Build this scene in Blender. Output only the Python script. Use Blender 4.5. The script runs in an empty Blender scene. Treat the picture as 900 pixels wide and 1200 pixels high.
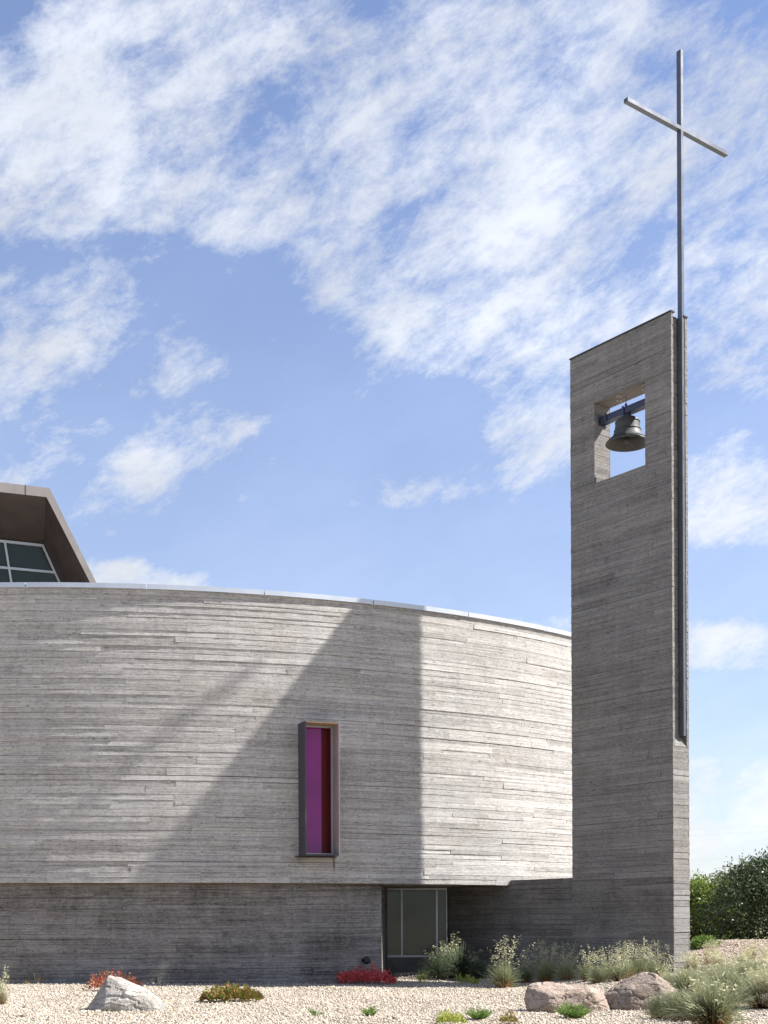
import bpy, bmesh, math, random
import numpy as np
from mathutils import Vector, Matrix, noise
random.seed(7)
rng = np.random.default_rng(11)
R_ = math.radians
scn = bpy.context.scene
COL = scn.collection

# ------------------------------------------------------------------ camera
F = 1530.0; ROLL = 0.0045; EYE = 1.6; HX, HY = 450.0, 1078.0      # survey numbers, picture 900 x 1200
cam_d = bpy.data.cameras.new("camera")
cam_d.sensor_fit = 'HORIZONTAL'; cam_d.sensor_width = 36.0; cam_d.lens = 36.0 * F / 900.0
cam_d.shift_x = 0.0; cam_d.shift_y = (HY - 600.0) / 900.0
cam_d.clip_start = 0.1; cam_d.clip_end = 6000
cam = bpy.data.objects.new("camera", cam_d); COL.objects.link(cam)
cam.matrix_world = Matrix.Translation((0, 0, EYE)) @ Matrix.Rotation(ROLL, 4, 'Y') @ Matrix.Rotation(R_(90), 4, 'X')
scn.camera = cam

# ------------------------------------------------------------------ light and sky
SUN_EL, SUN_AZ = 47.3, 0.6                                         # azimuth counted from +X towards +Y
sun_d = bpy.data.lights.new("sun", 'SUN'); sun_d.energy = 5.0; sun_d.angle = R_(0.8); sun_d.color = (1.0, 0.965, 0.915)
sun = bpy.data.objects.new("sun", sun_d); COL.objects.link(sun)
sv = Vector((math.cos(R_(SUN_EL)) * math.cos(R_(SUN_AZ)), math.cos(R_(SUN_EL)) * math.sin(R_(SUN_AZ)), math.sin(R_(SUN_EL))))
sun.rotation_euler = sv.to_track_quat('Z', 'Y').to_euler(); sun.location = (40, 0, 40)
scn.view_settings.view_transform = 'Standard'; scn.view_settings.look = 'None'
scn.view_settings.exposure = 1.28; scn.view_settings.gamma = 1.0

class NT:
    """small helper to write node trees"""
    def __init__(s, tree): s.t = tree; s.n = tree.nodes; s.l = tree.links
    def put(s, inp, v):
        if hasattr(v, 'is_output') or isinstance(v, bpy.types.NodeSocket): s.l.new(v, inp)
        elif isinstance(v, (tuple, list)) and inp.type == 'RGBA' and len(v) == 3: inp.default_value = (*v, 1)
        else: inp.default_value = v
    def math(s, op, a, b=0.0, c=None, clamp=False):
        n = s.n.new('ShaderNodeMath'); n.operation = op; n.use_clamp = clamp
        s.put(n.inputs[0], a); s.put(n.inputs[1], b)
        if c is not None: s.put(n.inputs[2], c)
        return n.outputs[0]
    def mix(s, f, a, b, mode='MIX'):
        n = s.n.new('ShaderNodeMix'); n.data_type = 'RGBA'; n.blend_type = mode
        s.put(n.inputs[0], f); s.put(n.inputs[6], a); s.put(n.inputs[7], b)
        return n.outputs[2]
    def mapping(s, v, loc=(0, 0, 0), rot=(0, 0, 0), scale=(1, 1, 1), kind='POINT'):
        n = s.n.new('ShaderNodeMapping'); n.vector_type = kind
        s.put(n.inputs['Vector'], v); n.inputs['Location'].default_value = loc
        n.inputs['Rotation'].default_value = rot; n.inputs['Scale'].default_value = scale
        return n.outputs[0]
    def noise(s, v, scale=1, detail=4, rough=.55, dist=0.0):
        n = s.n.new('ShaderNodeTexNoise'); s.put(n.inputs['Vector'], v)
        n.inputs['Scale'].default_value = scale; n.inputs['Detail'].default_value = detail
        n.inputs['Roughness'].default_value = rough; n.inputs['Distortion'].default_value = dist
        return n.outputs['Fac']
    def remap(s, v, a, b, c=0.0, d=1.0, smooth=False):
        n = s.n.new('ShaderNodeMapRange'); n.clamp = True
        if smooth: n.interpolation_type = 'SMOOTHSTEP'
        s.put(n.inputs[0], v)
        for i, x in enumerate((a, b, c, d)): n.inputs[i + 1].default_value = x
        return n.outputs[0]
    def bump(s, h, dist=.01, strength=.5):
        n = s.n.new('ShaderNodeBump'); n.inputs['Distance'].default_value = dist; n.inputs['Strength'].default_value = strength
        s.put(n.inputs['Height'], h); return n.outputs[0]

world = bpy.data.worlds.new("World"); scn.world = world; world.use_nodes = True
W = NT(world.node_tree); W.n.clear()
sky = W.n.new('ShaderNodeTexSky'); sky.sky_type = 'NISHITA'; sky.sun_disc = False
sky.sun_elevation = R_(SUN_EL); sky.sun_rotation = R_(90 - SUN_AZ); sky.air_density = 1.0; sky.dust_density = 0.6; sky.ozone_density = 1.5
tc = W.n.new('ShaderNodeTexCoord'); dirv = tc.outputs['Generated']
sep = W.n.new('ShaderNodeSeparateXYZ'); W.l.new(dirv, sep.inputs[0])
ysafe = W.math('MAXIMUM', sep.outputs[1], 0.02)
gx = W.math('DIVIDE', sep.outputs[0], ysafe); gz_ = W.math('DIVIDE', sep.outputs[2], ysafe)
comb = W.n.new('ShaderNodeCombineXYZ'); W.l.new(gx, comb.inputs[0]); W.l.new(gz_, comb.inputs[1])
# cloud banks: centre, half widths (hundredths of the sky north, in tangent units) and slant
BANKS = [  # x, y, rx, ry, slant (deg, up to the right), weight
    (110, 140, 300, 190, 35, .42), (330, 100, 330, 170, 25, .42), (250, 235, 300, 110, 20, .30), (420, 270, 330, 130, -28, .42), (300, 120, 520, 260, 0, .12), (700, 200, 400, 300, 0, .08),
    (560, 300, 260, 210, -15, .46), (470, 380, 150, 90, -35, .22), (700, 90, 360, 200, 20, .42), (850, 220, 230, 260, 0, .44), (30, 230, 200, 130, 0, .34), (200, 30, 300, 80, 0, .2), (640, 400, 210, 90, 12, .34),
    (870, 380, 150, 160, 0, .42), (60, 395, 150, 80, 15, .36), (40, 460, 80, 60, 0, .22), (230, 445, 95, 75, 30, .50), (265, 495, 120, 34, 8, .30),
    (60, 545, 140, 60, 20, .36), (165, 565, 130, 70, 40, .34), (110, 420, 160, 100, 0, .08), (110, 475, 60, 30, 0, -.2), (150, 380, 120, 60, 20, .22), (230, 520, 120, 60, 20, .16), (250, 520, 190, 60, 10, .12), (400, 510, 130, 90, 20, .08), (640, 520, 120, 85, 15, .50), (600, 490, 110, 45, 10, .26), (505, 580, 95, 32, 12, .36),
    (400, 595, 110, 40, 15, .20), (620, 610, 110, 40, 0, .22), (860, 580, 150, 100, 8, .56), (155, 676, 150, 34, -6, .70), (640, 735, 110, 26, 0, .45), (860, 762, 200, 48, -2, .72),
    (760, 975, 700, 110, 0, 1.3), (120, 320, 75, 40, 12, .20), (0, 350, 60, 100, 0, .2), (345, 455, 60, 22, 0, .14), (395, 455, 0.1, 0.1, 0, 0.0),
    (20, 20, 60, 50, 20, -.22), (440, 12, 70, 32, 8, -.30), (150, 215, 85, 24, 40, -.18), (285, 120, 90, 18, 25, -.12), (80, 290, 150, 36, 8, -.34), (610, 215, 90, 40, -20, -.20), (700, 220, 80, 50, 20, -.20),
    (330, 175, 110, 20, 12, -.14), (380, 118, 100, 20, 10, -.12), (745, 260, 60, 60, 0, -.16), (700, 470, 120, 32, 0, -.1), (860, 680, 160, 50, 0, -.25), (400, 660, 330, 70, 0, -.25), (420, 500, 130, 60, 0, -.18)]
tot = None
for bx_, by_, rx_, ry_, sl_, wt_ in BANKS:
    if wt_ == 0: continue
    m = W.mapping(comb.outputs[0], ((bx_ - HX) / F, (HY - by_) / F, 0), (0, 0, R_(sl_)), (rx_ / F, ry_ / F, 1), 'TEXTURE')
    g = W.n.new('ShaderNodeTexGradient'); g.gradient_type = 'SPHERICAL'; W.l.new(m, g.inputs[0])
    sm = W.remap(g.outputs['Fac'], 0, .8, 0, wt_, True)
    tot = sm if tot is None else W.math('ADD', tot, sm)
front = W.remap(sep.outputs[1], .25, .55)
generic = W.remap(W.noise(dirv, 1.6, 2), .40, .62, 0.0, .55)      # the rest of the sky carries the same broken cloud
cover = W.math('ADD', W.math('MULTIPLY', tot, front), W.math('MULTIPLY', generic, W.math('SUBTRACT', 1.0, front)))
wsp = W.mapping(W.mapping(dirv, rot=(0, R_(30), 0)), (0, 0, 0), (0, 0, 0), (1.0, 1.0, 2.0))
wsp2 = W.mapping(W.mapping(dirv, rot=(0, R_(24), 0)), (3, 1, 0), (0, 0, 0), (1.0, 1.0, 2.1))
n1 = W.noise(wsp, 6.5, 10, .66, .2); n2 = W.noise(wsp2, 18, 9, .72, .15); n3 = W.noise(dirv, 2.2, 4, .5)
nn = W.math('ADD', W.math('MULTIPLY', n1, .50), W.math('ADD', W.math('MULTIPLY', n2, .56), W.math('MULTIPLY', n3, .18)))
dens = W.math('ADD', W.math('ADD', W.math('MINIMUM', W.math('ADD', W.math('MULTIPLY', cover, 1.22), W.remap(sep.outputs[2], .085, .135, .75, 0)), .66), -.10), W.math('MULTIPLY', W.math('SUBTRACT', nn, .63), 4.0))
cloud = W.remap(dens, -.20, 1.0, 0, 1, True)
veil = W.remap(sep.outputs[2], 0.0, .55, .42, 0.10)
cloud = W.math('MAXIMUM', W.math('MULTIPLY', cloud, .93), veil)
shade = W.remap(W.noise(wsp2, 6, 6, .6), .35, .65, .82, 1.05)
white = W.mix(W.remap(sep.outputs[2], .0, .5), (7.0, 7.1, 7.2), (6.0, 6.3, 6.9))
white = W.mix(1.0, white, shade, 'MULTIPLY')
blue = W.mix(1.0, sky.outputs[0], (0.98, 1.05, 1.27), 'MULTIPLY')
skyc = W.mix(cloud, blue, white)
bg = W.n.new('ShaderNodeBackground'); bg.inputs['Strength'].default_value = 0.063; W.l.new(skyc, bg.inputs['Color'])
wo = W.n.new('ShaderNodeOutputWorld'); W.l.new(bg.outputs[0], wo.inputs[0])
world.cycles.sampling_method = 'MANUAL'; world.cycles.sample_map_resolution = 512
scn.cycles.max_bounces = 6; scn.cycles.diffuse_bounces = 3; scn.cycles.transparent_max_bounces = 12

# ------------------------------------------------------------------ survey helpers
def ray(px, py):
    dx, dy = px - HX, HY - py
    return (dx + ROLL * dy) / F, (dy - ROLL * dx) / F
def at(px, py, D):
    a, b = ray(px, py); return Vector((a * D, D, EYE + b * D))
def sst(a, b, x):
    t = min(1, max(0, (x - a) / (b - a))); return t * t * (3 - 2 * t)
def gz(x, y):
    z = -0.012 * (x + 9) if x < 3 else -0.144
    z += .42 * sst(2.0, 8.5, x) * sst(20, 32, y)
    z += .14 * sst(0, 1.5, y - 36.5) * sst(-1, 1, x) * (1 - sst(2, 4, x))
    z += .52 * sst(35, 46, y) * sst(7, 12, x) - .7 * sst(47.5, 56, y) * sst(7, 12, x)
    z += .012 * math.sin(x * 1.9 + y * .7) + .010 * math.sin(x * .8 - y * 1.3)
    return z
def on_ground(px, py):
    a, b = ray(px, py); D = 14.0
    while D < 70:
        if EYE + b * D <= gz(a * D, D): break
        D += .05
    return Vector((a * D, D, gz(a * D, D)))

# ------------------------------------------------------------------ object helpers
def tag(o, label=None, cat=None, group=None, kind=None):
    if label: o['label'] = label
    if cat: o['category'] = cat
    if group: o['group'] = group
    if kind: o['kind'] = kind
    return o
def empty(name, loc, label, cat, group=None):
    o = bpy.data.objects.new(name, None); o.empty_display_size = .3; COL.objects.link(o); o.location = loc
    return tag(o, label, cat, group)
def link(name, me, mat=None, parent=None):
    if mat is not None and len(me.materials) == 0: me.materials.append(mat)
    o = bpy.data.objects.new(name, me); COL.objects.link(o)
    if parent is not None: o.parent = parent
    return o
class MB:
    """collects faces in world space, builds one mesh relative to its thing"""
    def __init__(s): s.v = []; s.f = []; s.uv = []; s.tone = []; s.sm = False
    def face(s, pts, uv=None, tone=0.0):
        i = len(s.v); s.v += [tuple(p) for p in pts]; s.f.append(tuple(range(i, i + len(pts))))
        s.uv += uv if uv else [(0, 0)] * len(pts); s.tone += [tone] * len(pts)
    def box(s, p, q, M=None, tone=0.0):
        (x0, y0, z0), (x1, y1, z1) = p, q
        c = [Vector(k) for k in ((x0, y0, z0), (x1, y0, z0), (x1, y1, z0), (x0, y1, z0), (x0, y0, z1), (x1, y0, z1), (x1, y1, z1), (x0, y1, z1))]
        if M is not None: c = [M(k) if callable(M) else M @ k for k in c]
        for f in ((0, 3, 2, 1), (4, 5, 6, 7), (0, 1, 5, 4), (1, 2, 6, 5), (2, 3, 7, 6), (3, 0, 4, 7)):
            P = [c[k] for k in f]
            w_ = (P[1] - P[0]).length; h_ = (P[2] - P[1]).length
            s.face(P, [(0, 0), (w_, 0), (w_, h_), (0, h_)], tone)
    def bar(s, a, b, w, h, up=(0, 0, 1)):
        a, b = Vector(a), Vector(b); d = (b - a).normalized(); sd = d.cross(Vector(up)).normalized(); u = sd.cross(d)
        M = Matrix((( d.x, sd.x, u.x, a.x), (d.y, sd.y, u.y, a.y), (d.z, sd.z, u.z, a.z), (0, 0, 0, 1)))
        s.box((0, -w / 2, -h / 2), ((b - a).length, w / 2, h / 2), M)
    def tube(s, pts, r, n=6, cap=True):
        pts = [Vector(p) for p in pts]; rr = r if isinstance(r, (list, tuple)) else [r] * len(pts); rings = []
        for i, p in enumerate(pts):
            d = (pts[min(i + 1, len(pts) - 1)] - pts[max(i - 1, 0)]).normalized()
            a = d.cross(Vector((0, 0, 1)) if abs(d.z) < .9 else Vector((1, 0, 0))).normalized(); b = d.cross(a)
            rings.append([p + (a * math.cos(2 * math.pi * k / n) + b * math.sin(2 * math.pi * k / n)) * rr[i] for k in range(n)])
        for i in range(len(rings) - 1):
            for k in range(n): s.face([rings[i][k], rings[i][(k + 1) % n], rings[i + 1][(k + 1) % n], rings[i + 1][k]][::-1])
        if cap: s.face(rings[0]); s.face(rings[-1][::-1])
    def lathe(s, prof, M, n=40):
        for i in range(len(prof) - 1):
            for k in range(n):
                q = []
                for (r, z), kk in ((prof[i], k), (prof[i], k + 1), (prof[i + 1], k + 1), (prof[i + 1], k)):
                    a = 2 * math.pi * kk / n; q.append(M @ Vector((r * math.cos(a), r * math.sin(a), z)))
                s.face(q)
    def build(s, name, mat, parent=None, base=(0, 0, 0), smooth=False, weld=False):
        me = bpy.data.meshes.new(name); b = Vector(base)
        me.from_pydata([(x - b.x, y - b.y, z - b.z) for x, y, z in s.v], [], s.f)
        uvl = me.uv_layers.new(name='UVMap'); uvl.data.foreach_set('uv', [c for p in s.uv for c in p])
        at_ = me.attributes.new('tone', 'FLOAT', 'POINT'); at_.data.foreach_set('value', s.tone)
        if weld:
            bm = bmesh.new(); bm.from_mesh(me); bmesh.ops.remove_doubles(bm, verts=bm.verts, dist=1e-4)
            bmesh.ops.recalc_face_normals(bm, faces=bm.faces); bm.to_mesh(me); bm.free()
        if smooth: me.shade_smooth()
        return link(name, me, mat, parent)

# ------------------------------------------------------------------ materials
def new_mat(name):
    m = bpy.data.materials.new(name); m.use_nodes = True; T = NT(m.node_tree)
    return m, T, T.n['Principled BSDF']
def attr(T, name='tone'):
    n = T.n.new('ShaderNodeAttribute'); n.attribute_name = name; return n.outputs['Fac']
def mat_concrete(name, dark, light, contrast=1.0, stain=.5, seed=0.0, stops=()):
    m, T, P = new_mat(name)
    uvn = T.n.new('ShaderNodeUVMap'); uvn.uv_map = 'UVMap'; uv = uvn.outputs[0]
    ob = T.n.new('ShaderNodeTexCoord').outputs['Object']
    g1 = T.noise(T.mapping(uv, (seed, 0, 0), scale=(.45, 22, 1)), 1, 7, .66, .5)
    g2 = T.noise(T.mapping(uv, (0, seed, 0), scale=(2.2, 75, 1)), 1, 4, .6, .2)
    g3 = T.noise(T.mapping(uv, (5, seed, 0), scale=(9, 14, 1)), 1, 6, .7, 1.2)             # torn fibre patches
    bl = T.noise(T.mapping(ob, (seed, 3, 1), scale=(.5, .5, .8)), 1, 5, .6, .6)             # pour-to-pour clouding
    bl2 = T.noise(T.mapping(ob, (1, seed, 4), scale=(2.3, 2.3, 1.2)), 1, 5, .62, .5)
    run = T.noise(T.mapping(ob, (seed, 3, 1), scale=(5.5, 5.5, .22)), 1, 4, .6)             # rain runs
    f = T.math('MULTIPLY', T.math('SUBTRACT', g1, .5), 1.6 * contrast)
    f = T.math('ADD', f, T.math('MULTIPLY', T.math('SUBTRACT', g2, .5), .70 * contrast))
    f = T.math('ADD', f, T.math('MULTIPLY', T.math('SUBTRACT', g3, .5), 1.5 * contrast))
    f = T.math('ADD', f, T.math('MULTIPLY', T.math('SUBTRACT', bl, .5), 1.3 * stain))
    f = T.math('ADD', f, T.math('MULTIPLY', T.math('SUBTRACT', bl2, .5), .9 * stain))
    f = T.math('ADD', f, T.math('MULTIPLY', T.math('SUBTRACT', run, .5), .5 * stain))
    f = T.math('ADD', f, T.math('MULTIPLY', attr(T), .30))
    f = T.math('ADD', f, .52, clamp=True)
    c = T.mix(f, dark, light)
    pit = T.remap(T.noise(T.mapping(uv, (2, 9, 0), scale=(7, 22, 1)), 1, 5, .6, .8), .60, .70)
    c = T.mix(T.math('MULTIPLY', pit, .55), c, tuple(x * .35 for x in dark))
    warm = T.remap(T.noise(T.mapping(ob, (9, 3, seed)), .9, 4), .45, .7)
    c = T.mix(T.math('MULTIPLY', warm, .35), c, T.mix(1.0, c, (1.04, .98, .91), 'MULTIPLY'))
    s3 = T.n.new('ShaderNodeSeparateXYZ'); T.l.new(ob, s3.inputs[0])
    for (cx_, wx_, z0_, z1_, amt) in stops:                                                # a rust run, and a dark patch below the window's left end
        mx = T.remap(T.math('ABSOLUTE', T.math('SUBTRACT', T.math('ADD', s3.outputs[0], T.math('MULTIPLY', bl2, wx_ * .5)), cx_)), 0, wx_, 1, 0)
        mz = T.math('MULTIPLY', T.remap(s3.outputs[2], z0_, z0_ + (z1_ - z0_) * .7), T.math('LESS_THAN', s3.outputs[2], z1_))
        c = T.mix(T.math('MULTIPLY', T.math('MULTIPLY', mx, mz), amt), c, (.07, .045, .035))
    T.l.new(c, P.inputs['Base Color']); P.inputs['Roughness'].default_value = .9; P.inputs['Specular IOR Level'].default_value = .25
    h = T.math('ADD', T.math('MULTIPLY', g1, .8), T.math('ADD', T.math('MULTIPLY', g2, .5), T.math('MULTIPLY', g3, .8)))
    h = T.math('SUBTRACT', h, T.math('MULTIPLY', pit, .8))
    T.l.new(T.bump(h, .012, .8), P.inputs['Normal'])
    return m
def mat_plain(name, col, rough=.5, metal=0.0, var=.15, scale=3.0, spec=.5, bumpd=0.0):
    m, T, P = new_mat(name)
    ob = T.n.new('ShaderNodeTexCoord').outputs['Object']
    n = T.noise(ob, scale, 6, .6, .3)
    c = T.mix(T.remap(n, .3, .7), tuple(x * (1 - var) for x in col), tuple(min(1, x * (1 + var)) for x in col))
    T.l.new(c, P.inputs['Base Color']); P.inputs['Metallic'].default_value = metal; P.inputs['Specular IOR Level'].default_value = spec
    T.l.new(T.remap(n, .3, .7, rough * .85, min(1, rough * 1.15)), P.inputs['Roughness'])
    if bumpd: T.l.new(T.bump(T.noise(ob, scale * 4, 5), bumpd, .6), P.inputs['Normal'])
    return m
def mat_tone(name, c0, c1, rough=.8, trans=0.0, var=.25, scale=30.0, uvtip=None):
    """colour runs from c0 to c1 with the tone carried by each small piece"""
    m, T, P = new_mat(name)
    c = T.mix(attr(T), c0, c1)
    if uvtip:
        uvn = T.n.new('ShaderNodeUVMap'); uvn.uv_map = 'UVMap'; s2 = T.n.new('ShaderNodeSeparateXYZ'); T.l.new(uvn.outputs[0], s2.inputs[0])
        c = T.mix(T.remap(s2.outputs[1], .15, .6, 1, 0), c, uvtip[0]); c = T.mix(T.remap(s2.outputs[1], .6, 1.0, 0, .65), c, uvtip[1])
    ob = T.n.new('ShaderNodeTexCoord').outputs['Object']
    n = T.remap(T.noise(ob, scale, 3), .3, .7, 1 - var, 1 + var)
    c = T.mix(1.0, c, n, 'MULTIPLY')
    T.l.new(c, P.inputs['Base Color']); P.inputs['Roughness'].default_value = rough; P.inputs['Specular IOR Level'].default_value = .3
    if trans:
        tr = T.n.new('ShaderNodeBsdfTranslucent'); T.l.new(c, tr.inputs[0]); mx = T.n.new('ShaderNodeMixShader'); mx.inputs[0].default_value = trans
        T.l.new(P.outputs[0], mx.inputs[1]); T.l.new(tr.outputs[0], mx.inputs[2]); T.l.new(mx.outputs[0], T.n['Material Output'].inputs[0])
    return m
def mat_rock(name, c0, c1, c2, seed=0):
    m, T, P = new_mat(name)
    ob = T.mapping(T.n.new('ShaderNodeTexCoord').outputs['Object'], (seed, seed * .7, 0))
    a = T.noise(ob, 3.0, 8, .65, .8); b = T.noise(ob, 14, 8, .7, .4); k = T.noise(T.mapping(ob, scale=(1, 1, 3)), 5, 6, .6, 1.5)
    c = T.mix(T.remap(a, .35, .65), c0, c1); c = T.mix(T.remap(b, .5, .72, 0, .6), c, c2)
    c = T.mix(T.remap(k, .58, .66, 0, .5), c, tuple(x * .45 for x in c0))
    sp = T.noise(ob, 70, 3, .6); c = T.mix(T.remap(sp, .62, .7, 0, .5), c, tuple(x * .5 for x in c0))
    T.l.new(c, P.inputs['Base Color']); P.inputs['Roughness'].default_value = .92; P.inputs['Specular IOR Level'].default_value = .2
    T.l.new(T.bump(T.math('ADD', a, T.math('ADD', T.math('MULTIPLY', b, .7), T.math('ADD', T.math('MULTIPLY', k, .7), T.math('MULTIPLY', T.noise(ob, 45, 5, .75), .25)))), .07, .9), P.inputs['Normal'])
    return m

M = {}
M['drum'] = mat_concrete('board formed concrete pale', (.172, .164, .152), (.575, .558, .528), .88, .34, 3.0, [(7.87, .05, 2.75, 3.26, .85), (7.04, .45, 3.05, 3.27, .35)])
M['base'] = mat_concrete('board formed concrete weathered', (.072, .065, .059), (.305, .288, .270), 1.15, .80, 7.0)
M['tower'] = mat_concrete('board formed concrete tower', (.098, .092, .087), (.295, .283, .268), .85, .48, 1.0)
M['low'] = mat_concrete('board formed concrete low wall', (.066, .061, .056), (.238, .226, .212), .85, .6, 5.0)
M['core'] = mat_plain('concrete joint', (.13, .122, .112), .95, 0, .2, 2)
M['soffit'] = mat_plain('smooth pale concrete', (.45, .43, .39), .9, 0, .1, 2)
M['coping'] = mat_plain('pale painted metal coping', (.52, .56, .62), .38, .3, .05, 1.2)
M['flash'] = mat_plain('brown drip flashing', (.16, .105, .06), .6, .2, .25, 5)
M['darkcap'] = mat_plain('dark metal flashing', (.045, .042, .045), .45, .6, .2, 5)
M['steel'] = mat_plain('blue grey painted steel', (.11, .12, .145), .34, .35, .12, 2)
M['beam'] = mat_plain('navy painted steel', (.040, .046, .085), .5, .2, .15, 3)
M['bell'] = mat_plain('weathered bronze', (.058, .058, .056), .6, .3, .25, 6, bumpd=.004)
M['zinc'] = mat_plain('brown grey sheet metal', (.235, .210, .196), .55, .25, .10, 1.3)
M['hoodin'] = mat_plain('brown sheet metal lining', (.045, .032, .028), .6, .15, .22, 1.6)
M['frame'] = mat_plain('aluminium window frame', (.40, .42, .44), .4, .4, .06, 2)
M['boxout'] = mat_plain('dark grey window surround', (.060, .056, .066), .55, .2, .12, 3)
M['boxin'] = mat_plain('mauve grey surround lining', (.43, .36, .35), .6, .1, .08, 2)
M['boxtop'] = mat_plain('ochre underside lining', (.42, .30, .18), .7, 0, .12, 2)
M['wire'] = mat_plain('pale weathered wire', (.45, .45, .46), .6, 0, .1, 2)
M['black'] = mat_plain('black lamp housing', (.015, .015, .016), .4, .2, .1, 8)
def mat_glass(name, col, rough=.03, spec=.5):
    m, T, P = new_mat(name)
    ob = T.n.new('ShaderNodeTexCoord').outputs['Object']
    c = T.mix(T.remap(T.noise(ob, .8, 3), .35, .65), tuple(x * .85 for x in col), tuple(x * 1.15 for x in col))
    T.l.new(c, P.inputs['Base Color']); P.inputs['Roughness'].default_value = rough; P.inputs['IOR'].default_value = 1.52; P.inputs['Specular IOR Level'].default_value = spec
    T.l.new(T.bump(T.noise(ob, 2.2, 2), .01, .15), P.inputs['Normal'])
    return m
M['magenta'] = mat_glass('magenta coated glass', (.24, .004, .195), .08, .4)
M['crimson'] = mat_glass('deep crimson glass', (.075, .001, .003), .25, .15)
M['greeng'] = mat_glass('green tinted glass', (.022, .030, .022), .06, .3)
M['roomg'] = mat_glass('grey green glass', (.060, .084, .070), .05, .35)
M['gravel'] = mat_tone('pale gravel stones', (.12, .095, .073), (.50, .435, .35), .9, 0, .18, 60)
M['mulch'] = mat_tone('brown gravel stones', (.13, .10, .078), (.37, .305, .245), .9, 0, .2, 60)

def mat_ground():
    m, T, P = new_mat('ground')
    ob = T.n.new('ShaderNodeTexCoord').outputs['Object']; s3 = T.n.new('ShaderNodeSeparateXYZ'); T.l.new(ob, s3.inputs[0])
    n = T.noise(ob, 26, 6, .7); v = T.n.new('ShaderNodeTexVoronoi'); v.inputs['Scale'].default_value = 19; T.l.new(ob, v.inputs[0])
    st = T.mix(v.outputs['Distance'], (.42, .37, .30), (.14, .11, .085)); st = T.mix(T.remap(n, .35, .65), st, (.34, .29, .235))
    ml = T.mix(T.remap(n, .35, .65), (.19, .145, .115), (.42, .34, .28))
    k = T.math('MULTIPLY', T.remap(T.math('ADD', s3.outputs[0], T.math('MULTIPLY', T.noise(ob, .8, 3), 3)), 8, 10.5), T.remap(s3.outputs[1], 29, 33))
    c = T.mix(k, st, ml)
    far = T.remap(T.math('MAXIMUM', T.math('ABSOLUTE', s3.outputs[0]), s3.outputs[1]), 55, 90)
    c = T.mix(far, c, T.mix(T.noise(ob, .05, 4), (.10, .12, .05), (.28, .24, .15)))
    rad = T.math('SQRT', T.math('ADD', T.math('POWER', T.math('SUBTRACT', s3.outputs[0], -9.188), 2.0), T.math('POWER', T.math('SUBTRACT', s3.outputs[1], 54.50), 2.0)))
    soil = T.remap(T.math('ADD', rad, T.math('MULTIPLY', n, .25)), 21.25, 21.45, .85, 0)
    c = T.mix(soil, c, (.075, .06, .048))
    T.l.new(c, P.inputs['Base Color']); P.inputs['Roughness'].default_value = .95; P.inputs['Specular IOR Level'].default_value = .15
    T.l.new(T.bump(T.math('SUBTRACT', 1.0, v.outputs['Distance']), .02, .7), P.inputs['Normal'])
    return m
M['ground'] = mat_ground()

# ------------------------------------------------------------------ ground sheet
def build_ground():
    xs = sorted(set([-3000, -1200, -500, -200, -90, -50, -30] + [round(v, 2) for v in np.arange(-22, 26, .5)] + [30, 50, 90, 200, 500, 1200, 3000]))
    ys = sorted(set([-3000, -800, -200, -60, -20, -5] + [round(v, 2) for v in np.arange(0, 62, .5)] + [75, 110, 200, 500, 1200, 3000]))
    vs = [(x, y, gz(x, y)) for y in ys for x in xs]; nx = len(xs)
    fs = [(j * nx + i, j * nx + i + 1, (j + 1) * nx + i + 1, (j + 1) * nx + i) for j in range(len(ys) - 1) for i in range(nx - 1)]
    me = bpy.data.meshes.new('ground'); me.from_pydata(vs, [], fs); me.shade_smooth()
    return tag(link('ground', me, M['ground']), kind='structure')
build_ground()

# ------------------------------------------------------------------ board-marked surfaces
CX, CY, RR = -9.188, 54.50, 21.067         # centre and radius of the round wall
def drum(s, h, o, R=RR):                   # s = arc length from the southernmost point
    a = s / R; return Vector((CX + (R + o) * math.sin(a), CY - (R + o) * math.cos(a), h))
def drum_s(px, py=1000):                   # arc length under a line of sight
    a, b = ray(px, py); A = a * a + 1; B = -2 * (a * CX + CY); C = CX * CX + CY * CY - RR * RR
    D = (-B - math.sqrt(B * B - 4 * A * C)) / 2 / A
    return RR * math.atan2(a * D - CX, CY - D)
def courses(h0, h1, mean, breaks=(), jit=.045):
    st = sorted(set([h0, h1] + [b for b in breaks if h0 < b < h1])); out = []
    for a, b in zip(st[:-1], st[1:]):
        n = max(1, round((b - a) / mean)); w = [mean + random.uniform(-jit, jit) for _ in range(n)]; t = sum(w); y = a
        for i in range(n): q = y + w[i] / t * (b - a); out.append((y, q)); y = q
    return out
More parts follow.
